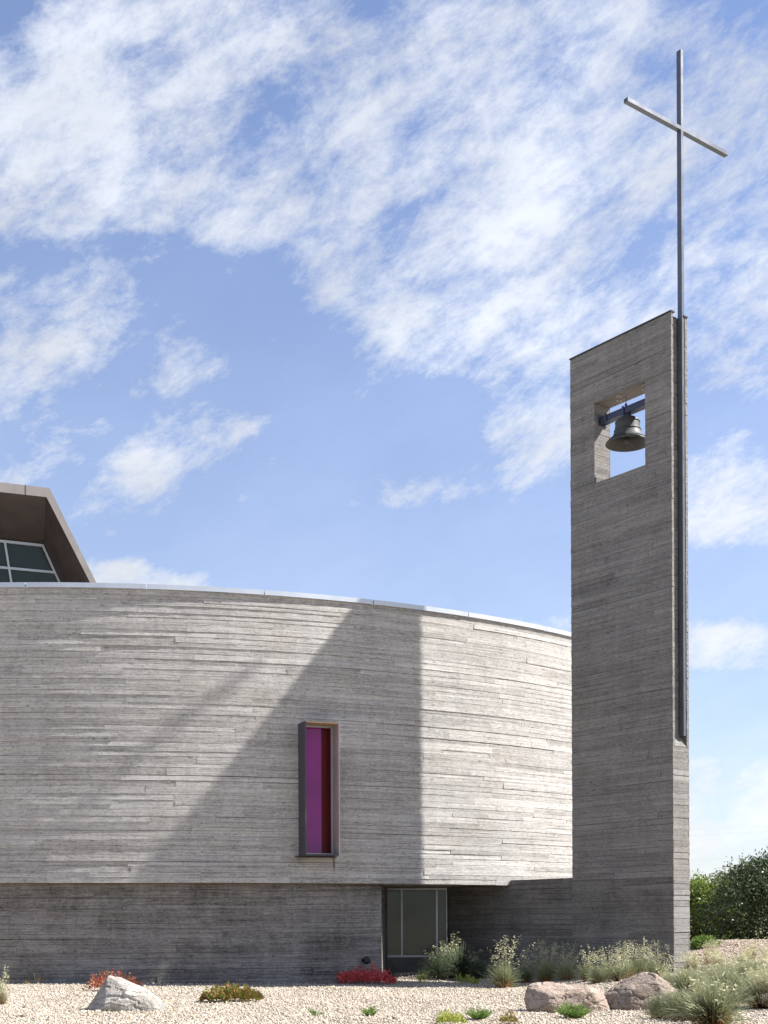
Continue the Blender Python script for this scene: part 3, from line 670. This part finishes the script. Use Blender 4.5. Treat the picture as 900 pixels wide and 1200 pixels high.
# ------------------------------------------------------------------ boulders
def boulder(name, base, width, depth, prof, seed, mat, label, lean=(.55, .85), ns=.016):
    """prof: silhouette heights along the width, in metres; an angular hull, edges worn, then roughened"""
    rnd = random.Random(seed); bm = bmesh.new()
    for k, (t, h) in enumerate(prof):
        x = t * width / 2; dd = depth / 2 * math.sqrt(max(.12, 1 - (abs(t) * .92) ** 2.4))
        bm.verts.new((x, rnd.uniform(-.12, .12) * depth, h))
        for sgn in (-1, 1):
            bm.verts.new((x * rnd.uniform(.92, 1.0), sgn * dd * rnd.uniform(.35, .55), h * rnd.uniform(.86, .98)))
            if k % 2 == 0: bm.verts.new((x * rnd.uniform(.90, 1.0), sgn * dd * rnd.uniform(.78, .95), h * rnd.uniform(*lean)))
            bm.verts.new((x * rnd.uniform(.93, 1.02), sgn * dd * rnd.uniform(.92, 1.05), h * rnd.uniform(.10, .3)))
            bm.verts.new((x * .93, sgn * dd * .9, -.12))
    r = bmesh.ops.convex_hull(bm, input=bm.verts)
    bmesh.ops.delete(bm, geom=[v for v in bm.verts if not v.link_faces], context='VERTS')
    bmesh.ops.dissolve_limit(bm, angle_limit=R_(13), verts=bm.verts, edges=bm.edges)
    bmesh.ops.bevel(bm, geom=list(bm.edges), offset=.028, segments=2, profile=.5, affect='EDGES', clamp_overlap=True)
    bmesh.ops.triangulate(bm, faces=bm.faces)
    for _ in range(6):
        es = [e_ for e_ in bm.edges if e_.calc_length() > .035]
        if not es: break
        bmesh.ops.subdivide_edges(bm, edges=es, cuts=1); bmesh.ops.triangulate(bm, faces=[f for f in bm.faces if len(f.verts) > 3])
    bm.normal_update()
    for v in bm.verts:
        o = v.co * 2.6 + Vector((seed * 3.1, 0, 0)); n_ = v.normal.copy()
        d = noise.fractal(o, .75, 2.2, 7) * ns * 1.3
        d -= max(0, .07 - abs(noise.noise(o * Vector((.9, .9, 2.6)) + Vector((4, 4, 4))))) / .07 * ns * 1.5       # cracks along the bedding
        d += noise.fractal(o * 8, .7, 2.1, 4) * ns * .35
        v.co += n_ * d
    me = bpy.data.meshes.new(name); bm.to_mesh(me); bm.free(); me.shade_smooth()
    try: me.set_sharp_from_angle(angle=R_(32))
    except Exception: pass
    o = link(name, me, mat); o.location = base; return tag(o, label, 'boulder')
M['rock_white'] = mat_rock('pale limestone', (.27, .25, .22), (.60, .565, .51), (.42, .385, .335), 1)
M['rock_pink'] = mat_rock('pink sandstone', (.27, .205, .16), (.46, .365, .30), (.52, .44, .37), 5)
M['rock_grey'] = mat_rock('grey banded stone', (.19, .15, .12), (.38, .315, .26), (.16, .13, .105), 9)
p = on_ground(148, 1183); p.z -= .03
boulder('boulder', p, 1.46, 1.0, [(-1, .06), (-.72, .26), (-.42, .66), (-.15, .62), (.15, .54), (.5, .40), (.8, .26), (1, .10)], 3, M['rock_white'],
        'pale grey wedge shaped boulder lying alone on the gravel near the left wall')
p = on_ground(665, 1185); p.z -= .03
boulder('boulder', p, 1.60, .95, [(-1, .38), (-.92, .54), (-.5, .59), (.0, .565), (.5, .52), (.82, .43), (1, .08)], 8, M['rock_pink'],
        'pink brown flat topped boulder, the longer of the touching pair at right')
p = on_ground(751, 1180); p.z -= .05; 
boulder('boulder', p, 1.62, 1.2, [(-1, .26), (-.7, .40), (-.35, .60), (.05, .72), (.30, .70), (.65, .50), (.9, .30), (1, .15)], 14, M['rock_grey'],
        'grey brown rounded boulder with dark bands, right of the pink one')

# ------------------------------------------------------------------ plants
class Pl:
    """fast collector of small leaf and blade strips, numpy-free but compact"""
    def __init__(s): s.m = MB()
    def blade(s, pts, w, tone, flat=None):
        n = len(pts); side = flat if flat is not None else None
        for i in range(n - 1):
            a, b = pts[i], pts[i + 1]; d = (b - a)
            sd = side if side is not None else d.cross(Vector((.3, -1, .2))).normalized()
            wa = w * (1 - (i / n) ** 1.5) * .5; wb_ = w * (1 - ((i + 1) / n) ** 1.5) * .5
            va, vb = i / (n - 1), (i + 1) / (n - 1)
            s.m.face([a - sd * wa, a + sd * wa, b + sd * wb_, b - sd * wb_], [(0, va), (1, va), (1, vb), (0, vb)], tone)
    def leaf(s, c, d, w, l, tone):
        sd = d.cross(Vector((random.gauss(0, 1), random.gauss(0, 1), random.gauss(0, 1)))).normalized()
        s.m.face([c, c + d * l * .45 + sd * w * .5, c + d * l, c + d * l * .45 - sd * w * .5], [(0, 0), (1, .5), (0, 1), (-1, .5)], tone)
M['fescue'] = mat_tone('blue green grass blades', (.13, .165, .075), (.34, .37, .20), .7, .25, .15, 8, ((.34, .17, .07), (.40, .40, .26)))
M['fescue_dry'] = mat_tone('dry grass blades', (.24, .23, .12), (.50, .44, .27), .8, .25, .15, 8, ((.34, .21, .11), (.58, .52, .36)))
M['deep'] = mat_tone('dark green grass blades', (.05, .085, .05), (.14, .19, .11), .7, .2, .15, 8, ((.10, .09, .05), (.25, .27, .15)))
M['seed'] = mat_tone('straw seed heads', (.36, .36, .20), (.64, .61, .42), .8, .35, .1, 20)
def grass_mesh(kind, seed, h=.5, spread=.42, nb=520, stalks=34, sh=.95):
    """returns blades mesh, stalk mesh or None"""
    random.seed(seed); A = Pl(); S = Pl()
    for _ in range(nb):
        az = random.uniform(0, 2 * math.pi); r0 = abs(random.gauss(0, .07)); lean = abs(random.gauss(.35, .30)); L = h * random.uniform(.65, 1.2)
        if random.random() < .2: lean = random.uniform(.8, 1.4); L *= .8
        d = Vector((math.cos(az), math.sin(az), 0)); p = d * r0; pts = [p.copy()]; an = lean * .35
        for k in range(4):
            an += lean * random.uniform(.15, .42); p = p + (d * math.sin(an) + Vector((0, 0, math.cos(an)))) * L / 4; pts.append(p.copy())
        A.blade(pts, random.uniform(.007, .014), random.random())
    for _ in range(stalks):
        az = random.uniform(0, 2 * math.pi); lean = abs(random.gauss(.25, .2)); L = sh * random.uniform(.65, 1.12)
        d = Vector((math.cos(az), math.sin(az), 0)); p = d * random.uniform(0, .08); pts = [p.copy()]; an = lean * .5
        for k in range(5): an += lean * .22; p = p + (d * math.sin(an) + Vector((0, 0, math.cos(an)))) * L / 5; pts.append(p.copy())
        S.blade(pts, .006, .35)
        top = pts[-3:]
        for k in range(random.randint(9, 17)):
            t = random.random(); q = top[0].lerp(top[1], t * 2) if t < .5 else top[1].lerp(top[2], t * 2 - 1)
            dd = Vector((random.gauss(0, 1), random.gauss(0, 1), random.uniform(-.2, 1.1))).normalized()
            q2 = q + dd * random.uniform(.01, .05) * (1.3 - t)
            S.leaf(q2, (dd + Vector((0, 0, -.3))).normalized(), random.uniform(.014, .026), random.uniform(.035, .075), random.random())
    def me(m, nm):
        o = m.build(nm, None); me_ = o.data; bpy.data.objects.remove(o); return me_
    return me(A.m, 'blades'), (me(S.m, 'seed_heads') if stalks else None)
VAR = {
    'tall': [grass_mesh('tall', 100 + i, .50, .4, 480, 26, 1.0) for i in range(4)],
    'fescue': [grass_mesh('fescue', 200 + i, .46, .4, 900, 10, .62) for i in range(3)],
    'straw': [grass_mesh('straw', 300 + i, .34, .4, 260, 34, .60) for i in range(4)],
    'dark': [grass_mesh('dark', 400 + i, .60, .4, 620, 14, .8) for i in range(2)]}
for k, lst in VAR.items():
    for bl_, sd_ in lst:
        bl_.materials.append({'tall': M['fescue'], 'fescue': M['fescue'], 'straw': M['fescue_dry'], 'dark': M['deep']}[k])
        if sd_: sd_.materials.append(M['seed'])
def clump(kind, px, py, sc, label, group=None, wide=1.0):
    p = on_ground(px, py); bl_, sd_ = random.choice(VAR[kind])
    t = empty('grass_clump', p, label, 'grass clump', group); t.rotation_euler.z = random.uniform(0, 6.28); t.scale = (sc * wide, sc * wide, sc)
    link('blades', bl_, None, t)
    if sd_: link('seed_heads', sd_, None, t)
random.seed(21)
clump('dark', 517, 1147, 1.25, 'dark green fine grass tuft in shade right below the ground floor window')
clump('dark', 540, 1146, 1.5, 'dark arching grass tuft in shade right of the ground floor window', wide=1.1)
clump('dark', 560, 1147, .85, 'small dark grass tuft in shade just left of the tall seeding clump', wide=.9)
clump('tall', 590, 1158, 1.22, 'tall seeding blue green grass clump standing left of the pink boulder')
clump('tall', 640, 1150, 1.05, 'seeding grass clump behind the left end of the pink boulder')
clump('tall', 690, 1150, .85, 'seeding grass clump behind the right end of the pink boulder')
BGG = 'seeding grass clumps in the row before the tower foot'
for px, py, sc, lab in ((712, 1148, .80, 'seeding grass clump right behind the gap between the pink and grey boulders'), (735, 1147, .85, 'seeding grass clump behind the left shoulder of the grey boulder'),
                        (752, 1145, .92, 'seeding grass clump rising behind the peak of the grey boulder'), (768, 1146, .80, 'seeding grass clump behind the right shoulder of the grey boulder')):
    clump('tall', px, py, sc, lab, BGG)
clump('tall', 616, 1152, .85, 'small seeding clump between the tall clump and the pink boulder')
clump('tall', 664, 1149, .95, 'seeding grass clump behind the middle of the pink boulder')
clump('tall', 723, 1150, .75, 'short seeding clump filling the row behind the left end of the grey boulder', BGG)
clump('fescue', 700, 1152, .8, 'leafy green tuft low behind the gap between the boulders')
clump('tall', 783, 1160, .72, 'seeding grass clump right at the foot of the tower edge')
clump('fescue', 806, 1168, 1.15, 'blue green grass clump just right of the grey boulder')
clump('fescue', 852, 1176, 1.45, 'round blue green fescue clump with rusty base, upper of the right foreground')
clump('fescue', 800, 1196, 1.05, 'spiky fescue clump in front of the grey boulder right end')
clump('fescue', 835, 1203, 1.5, 'largest fescue clump with orange base at the bottom right foreground', wide=1.1)
clump('fescue', 776, 1194, .85, 'low fescue tuft tucked against the right foot of the grey boulder')
clump('fescue', 893, 1182, 1.5, 'fescue clump cut by the right edge of the picture')
clump('straw', 2, 1178, .95, 'straw coloured grass tuft at the left edge of the gravel', wide=.55)
SG = 'straw grass clumps on the slope right of the tower'
random.seed(33)
for _ in range(30):
    px = random.uniform(806, 925); py = random.uniform(1122, 1168)
    if px > 870 and py < 1130: continue
    clump('straw', px, py, random.uniform(.55, .95), 'straw coloured seeding grass clump among many on the slope right of the tower', SG)
clump('straw', 832, 1119, .8, 'larger dry grass clump on the slope crest before the shrubs')
clump('straw', 880, 1126, 1.0, 'lone dry tuft on the bare brown slope at far right')
clump('fescue', 880, 1152, 1.0, 'pale fescue clump on the slope behind the round rusty one', wide=1.1)
clump('fescue', 828, 1158, .95, 'yellow green grass clump between tower edge and round fescue')

# succulent mats and small herbs
M['dullred'] = mat_tone('dull red succulent leaves', (.12, .13, .04), (.48, .07, .07), .5, .2, .25, 12)
M['red'] = mat_tone('crimson succulent leaves', (.38, .012, .02), (.80, .18, .17), .5, .2, .2, 30)
M['redgreen'] = mat_tone('red and green succulent leaves', (.10, .20, .03), (.36, .16, .06), .5, .2, .2, 9)
M['ygreen'] = mat_tone('yellow green leaves', (.20, .26, .04), (.50, .52, .12), .55, .3, .2, 20)
M['green'] = mat_tone('fresh green leaves', (.08, .145, .03), (.22, .32, .08), .55, .3, .2, 20)
M['olive'] = mat_tone('brown olive leaves', (.16, .14, .04), (.38, .30, .10), .6, .25, .2, 20)
def mat_plant(name, x0, x1, y0, y1, mat, label, cat, n=1500, leaf=(.012, .03), up=.5, dome=.12, sprig=False, seed=1, pts=None):
    """low spreading plant; x0..x1 is its width and y1 its foot in the picture"""
    random.seed(seed); c = on_ground((x0 + x1) / 2, y1 - 1); D = c.y; wx = (x1 - x0) / F * D / 2; hz = (y1 - y0) / F * D; dz = min(wx * .8, .75)
    P_l = Pl(); k = max(.15, hz * 1.15)
    for i in range(n):
        r = math.sqrt(random.random()); a_ = random.uniform(0, 6.283); x = r * math.cos(a_) * wx; y = r * math.sin(a_) * dz
        edge = noise.noise(Vector((x * 6, y * 6, seed))) * .35
        if r > .85 + edge: continue
        lump = .65 + .55 * noise.noise(Vector((x * 9, y * 9, seed + 7)))
        top = k * math.sqrt(max(.03, 1 - r * r)) * lump
        z = top * random.uniform(.3, 1.05)
        g = gz(c.x + x, c.y + y) - c.z
        d = Vector((x * 1.2 + random.gauss(0, .25), y * 1.2 + random.gauss(0, .25), up + random.gauss(0, .25))).normalized()
        P_l.leaf(Vector((x, y, g + z)), d, random.uniform(*leaf) * .8, random.uniform(*leaf) * 1.8, min(1, max(0, random.gauss(.5, .28))))
    o = P_l.m.build(name, mat); o.location = c; return tag(o, label, cat)
mat_plant('succulent_mat', 97, 168, 1137, 1163, M['dullred'], 'dull red succulent mat behind the pale boulder', 'succulent', 2600, (.02, .04), seed=2)
mat_plant('succulent_mat', 232, 309, 1155, 1175, M['redgreen'], 'red and green low succulent mat against the lower wall, left of centre', 'succulent', 5200, (.026, .048), seed=3)
mat_plant('succulent_mat', 389, 467, 1134, 1155, M['red'], 'bright crimson succulent mat below the black wall light', 'succulent', 3600, (.028, .05), seed=4)
mat_plant('low_shrub', 506, 548, 1184, 1203, M['ygreen'], 'yellow green low shrub at the bottom edge, left of three', 'shrub', 1100, (.018, .034), seed=5)
mat_plant('low_shrub', 584, 608, 1186, 1201, M['olive'], 'small olive brown shrub at the bottom edge left of the pink boulder', 'shrub', 600, (.016, .03), seed=6)
def tuft(px, py, h, mat, label, n=70, seed=1, spread=.9, w=.016):
    random.seed(seed); c = on_ground(px, py); P_l = Pl()
    for i in range(n):
        a_ = random.uniform(0, 6.283); ln_ = random.uniform(.1, spread); d = Vector((math.cos(a_) * ln_, math.sin(a_) * ln_, 1)).normalized(); L = h * random.uniform(.5, 1.1)
        p0 = Vector((math.cos(a_), math.sin(a_), 0)) * random.uniform(0, h * .35)
        pts = [p0, p0 + d * L * .5, p0 + d * L * .8 + Vector((d.x, d.y, 0)) * L * .1, p0 + d * L * .95 + Vector((d.x, d.y, 0)) * L * .3]
        P_l.blade(pts, .008, random.random())
        for k in range(7):
            q = pts[0].lerp(pts[2], random.uniform(.25, 1.0)); P_l.leaf(q, (d + Vector((random.gauss(0, .6), random.gauss(0, .6), random.gauss(.2, .4)))).normalized(), w, w * 2.2, random.random())
    o = P_l.m.build('leafy_herb', mat); o.location = c; return tag(o, label, 'herb')
tuft(672, 1194, .34, M['green'], 'bright green feathery herb growing against the front of the pink boulder', 190, 11, 1.6, .02)
tuft(562, 1195, .26, M['green'], 'bright green tuft at the bottom edge beside the yellow green shrub', 150, 12, 1.5)
tuft(434, 1191, .20, M['green'], 'small green herb alone on open gravel, right of two', 60, 13, 1.3)
tuft(370, 1191, .17, M['green'], 'tiny green herb alone on open gravel, left of two', 16, 14, 1.4)
tuft(496, 1153, .42, M['ygreen'], 'upright yellow green sprout in front of the ground floor window', 16, 15, .45, .03)
tuft(542, 1153, .34, M['ygreen'], 'yellow green sprout before the dark tufts, taller of the neighbours', 18, 16, .7, .03)
tuft(557, 1154, .24, M['ygreen'], 'low yellow green sprout beside the seeding grass clump', 20, 17, 1.2, .03)
tuft(45, 1153, .28, M['olive'], 'thin dry sprout by the lower wall near the left edge', 5, 18, .3, .02)
tuft(32, 1153.5, .09, M['olive'], 'tiny dark weed at the wall foot near the left edge', 14, 19, 1.2, .02)
tuft(842, 1198, .25, M['ygreen'], 'small yellow green weed among the right foreground fescues', 14, 20, .8, .02)
# lone oat stalk at left edge
random.seed(5); S = Pl(); c = on_ground(3, 1172)
for k in range(3):
    pts = [Vector((k * .03, 0, 0)), Vector((.02 + k * .02, 0, .35)), Vector((.05 + k * .03, 0, .70 - .1 * k))]
    S.blade(pts, .007, .3)
    for q in range(14): S.leaf(pts[1].lerp(pts[2], random.uniform(.6, 1.05)) + Vector((random.gauss(0, .02), 0, 0)), Vector((random.gauss(0, .6), random.gauss(0, .5), .5)).normalized(), .015, .045, random.random())
o = S.m.build('oat_stalk', M['seed']); o.location = c; tag(o, 'thin pale oat stalks rising before the lower wall at the left edge', 'grass stalk')

# ------------------------------------------------------------------ shrubs and trees behind the slope
M['leafdark'] = mat_tone('dark glossy leaves', (.022, .042, .016), (.125, .17, .080), .42, .15, .2, 4)
M['leafgreen'] = mat_tone('yellow green tree leaves', (.06, .10, .018), (.25, .32, .07), .5, .3, .2, 3)
M['leafgrey'] = mat_tone('grey green tree leaves', (.06, .09, .045), (.19, .24, .13), .5, .25, .2, 3)
M['bark'] = mat_plain('grey brown bark', (.13, .105, .08), .9, 0, .3, 9, bumpd=.02)
M['petal'] = mat_plain('pale pink petals', (.75, .55, .55), .6, 0, .1, 9)
def crown(base, blobs, n, mat, label, cat, name, leaf=(.07, .14), seed=1, trunk_h=1.5, flowers=0):
    """blobs: (x, y, z, rx, ry, rz) relative to base; leaves gathered in twig clusters near the blob surfaces"""
    random.seed(seed); base = Vector(base); t = empty(name, base, label, cat); L = Pl()
    wts = [b[3] * b[5] for b in blobs]
    per = 22
    for _ in range(n // per):
        b = random.choices(blobs, wts)[0]
        v = Vector((random.gauss(0, 1), random.gauss(0, 1), random.gauss(0, 1))).normalized()
        if v.y > .35 and random.random() < .6: v.y = -v.y
        r = random.uniform(.62, 1.0) ** .6 + .10 * noise.noise(v * 3 + Vector((seed, 0, 0)))
        if random.random() < .16: r += random.uniform(.04, .30)
        c = Vector((b[0] + v.x * b[3] * r, b[1] + v.y * b[4] * r, b[2] + v.z * b[5] * r))
        cl = random.uniform(.12, .26); out = (v + Vector((0, 0, .5))).normalized(); tn = random.gauss(.45, .22)
        for k in range(per):
            q = c + Vector((random.gauss(0, cl), random.gauss(0, cl), random.gauss(0, cl * .8)))
            d = (out * .6 + Vector((random.gauss(0, .7), random.gauss(0, .7), random.gauss(0, .6)))).normalized(); s_ = random.uniform(*leaf)
            L.leaf(q, d, s_ * .55, s_ * 1.2, min(1, max(0, tn + random.gauss(0, .15))))
    L.m.build('crown', mat, t)
    B = MB(); B.tube([Vector((0, 0, -.2)), Vector((.05, 0, trunk_h * .5)), Vector((0, .05, trunk_h))], [.12, .09, .07], 8)
    for b in blobs: B.tube([Vector((.02, .02, trunk_h * .7)), Vector((b[0] * .5, b[1] * .5, (trunk_h + b[2]) * .5)), Vector((b[0], b[1], b[2] + b[5] * .5))], [.06, .04, .015], 6)
    B.build('trunk', M['bark'], t)
    if flowers:
        Fm = Pl()
        for k in range(flowers):
            b = random.choice(blobs); v = Vector((random.gauss(0, 1), -abs(random.gauss(0, 1)) - .3, random.gauss(0, .8))).normalized(); c = Vector((b[0] + v.x * b[3], b[1] + v.y * b[4], b[2] + v.z * b[5]))
            for q in range(6): Fm.leaf(c, Vector((random.gauss(0, 1), -1, random.gauss(0, 1))).normalized(), .05, .07, .5)
        Fm.m.build('blossom', M['petal'], t)
    return t
def foot(px, py_ground, D):
    q = at(px, py_ground, D); return Vector((q.x, D, gz(q.x, D)))
b1 = foot(880, 1100, 49.5)
crown(b1, [(0, 0, 1.4, 1.5, 1.2, 1.4), (-.9, .1, .9, 1.0, .9, 1.0), (.9, .2, 1.7, 1.3, 1.2, 1.5), (.3, 0, 2.2, .9, .8, .9), (1.4, .2, 2.2, 1.2, 1.0, 1.2), (1.0, .1, 3.2, .40, .4, .5), (-.2, 0, 2.75, .4, .4, .35), (-.5, -.2, 2.0, .7, .7, .8), (1.9, 0, 1.2, 1.4, 1.2, 1.4)],
      26000, M['leafdark'], 'large dark glossy leaved shrub at the right edge behind the slope', 'shrub', 'large_shrub', (.06, .13), 41, 1.2, 1)
b2 = foot(818, 1100, 54)
crown(b2, [(0, 0, 1.6, 1.1, 1, 1.3), (-.7, .3, 1.2, 1.0, 1, 1.2), (.8, .2, 1.7, .9, .9, 1.2), (-.1, .1, 2.5, .7, .7, .6), (.9, 0, 1.0, 1.2, .9, .9)], 15000, M['leafgreen'],
      'yellow green bushy tree directly right of the tower edge', 'tree', 'bushy_tree', (.07, .15), 42, 1.3)
b3 = foot(858, 1100, 60)
crown(b3, [(0, 0, 2.1, 1.4, 1.1, 1.4), (.7, .2, 2.5, 1.0, 1, 1.0), (-.8, 0, 1.8, 1.0, 1, 1.2), (0, 0, 3.1, .7, .7, .55)], 11000, M['leafgrey'],
      'grey green tree showing between the yellow green tree and the dark shrub', 'tree', 'bushy_tree', (.07, .15), 43, 1.5)
b4 = Vector((21.0, 52.0, gz(21, 52)))
crown(b4, [(0, 0, 1.6, 1.9, 1.3, 1.5), (1.5, .2, 1.4, 1.5, 1.2, 1.3), (-1.3, 0, 1.5, 1.3, 1, 1.3), (.4, 0, 2.7, 1.0, .9, .8)], 13000, M['leafdark'],
      'dark shrub beyond the right edge of the picture', 'shrub', 'large_shrub', (.07, .15), 44, 1.3)
mat_plant('ground_cover', 806, 842, 1098, 1112, M['green'], 'low bright green ground cover beside the tower edge behind the slope', 'plant', 1500, (.05, .09), seed=9)

# ------------------------------------------------------------------ overhead wires and their poles, far behind
for k, (xp, lab) in enumerate(((-34.0, 'wooden utility pole hidden behind the round building'), (34.0, 'wooden utility pole beyond the right edge of the picture'))):
    t = empty('utility_pole', (xp, 84 + k * 8, 0), lab, 'utility pole')
    mb = MB(); mb.tube([Vector((0, 0, -.5)), Vector((0, 0, 9.4))], [.16, .11], 10); mb.build('pole', M['bark'], t)
    mb = MB(); mb.box((-.06, -1.1, 8.6), (.06, 1.1, 8.74)); mb.build('crossbar', M['bark'], t)
for k, (z0_, z1_, yo, lab) in enumerate(((8.8, 8.4, -1, 'topmost thin overhead wire'), (8.78, 8.2, .9, 'second thin overhead wire from the top'), (7.3, 6.6, 0, 'third thin overhead wire from the top'), (5.6, 5.2, 0, 'lowest thin overhead wire'))):
    pts = []
    for i in range(33):
        t_ = i / 32; pts.append(Vector((-34 + 68 * t_, 84 + 8 * t_ + yo, z0_ + (z1_ - z0_) * t_ - 2.4 * (1 - (2 * t_ - 1) ** 2) * (.5 + .12 * k))))
    mb = MB(); mb.tube(pts, .008, 5); o = mb.build('overhead_wire', M['wire']); tag(o, lab + ' crossing the pale sky right of the tower', 'wire')
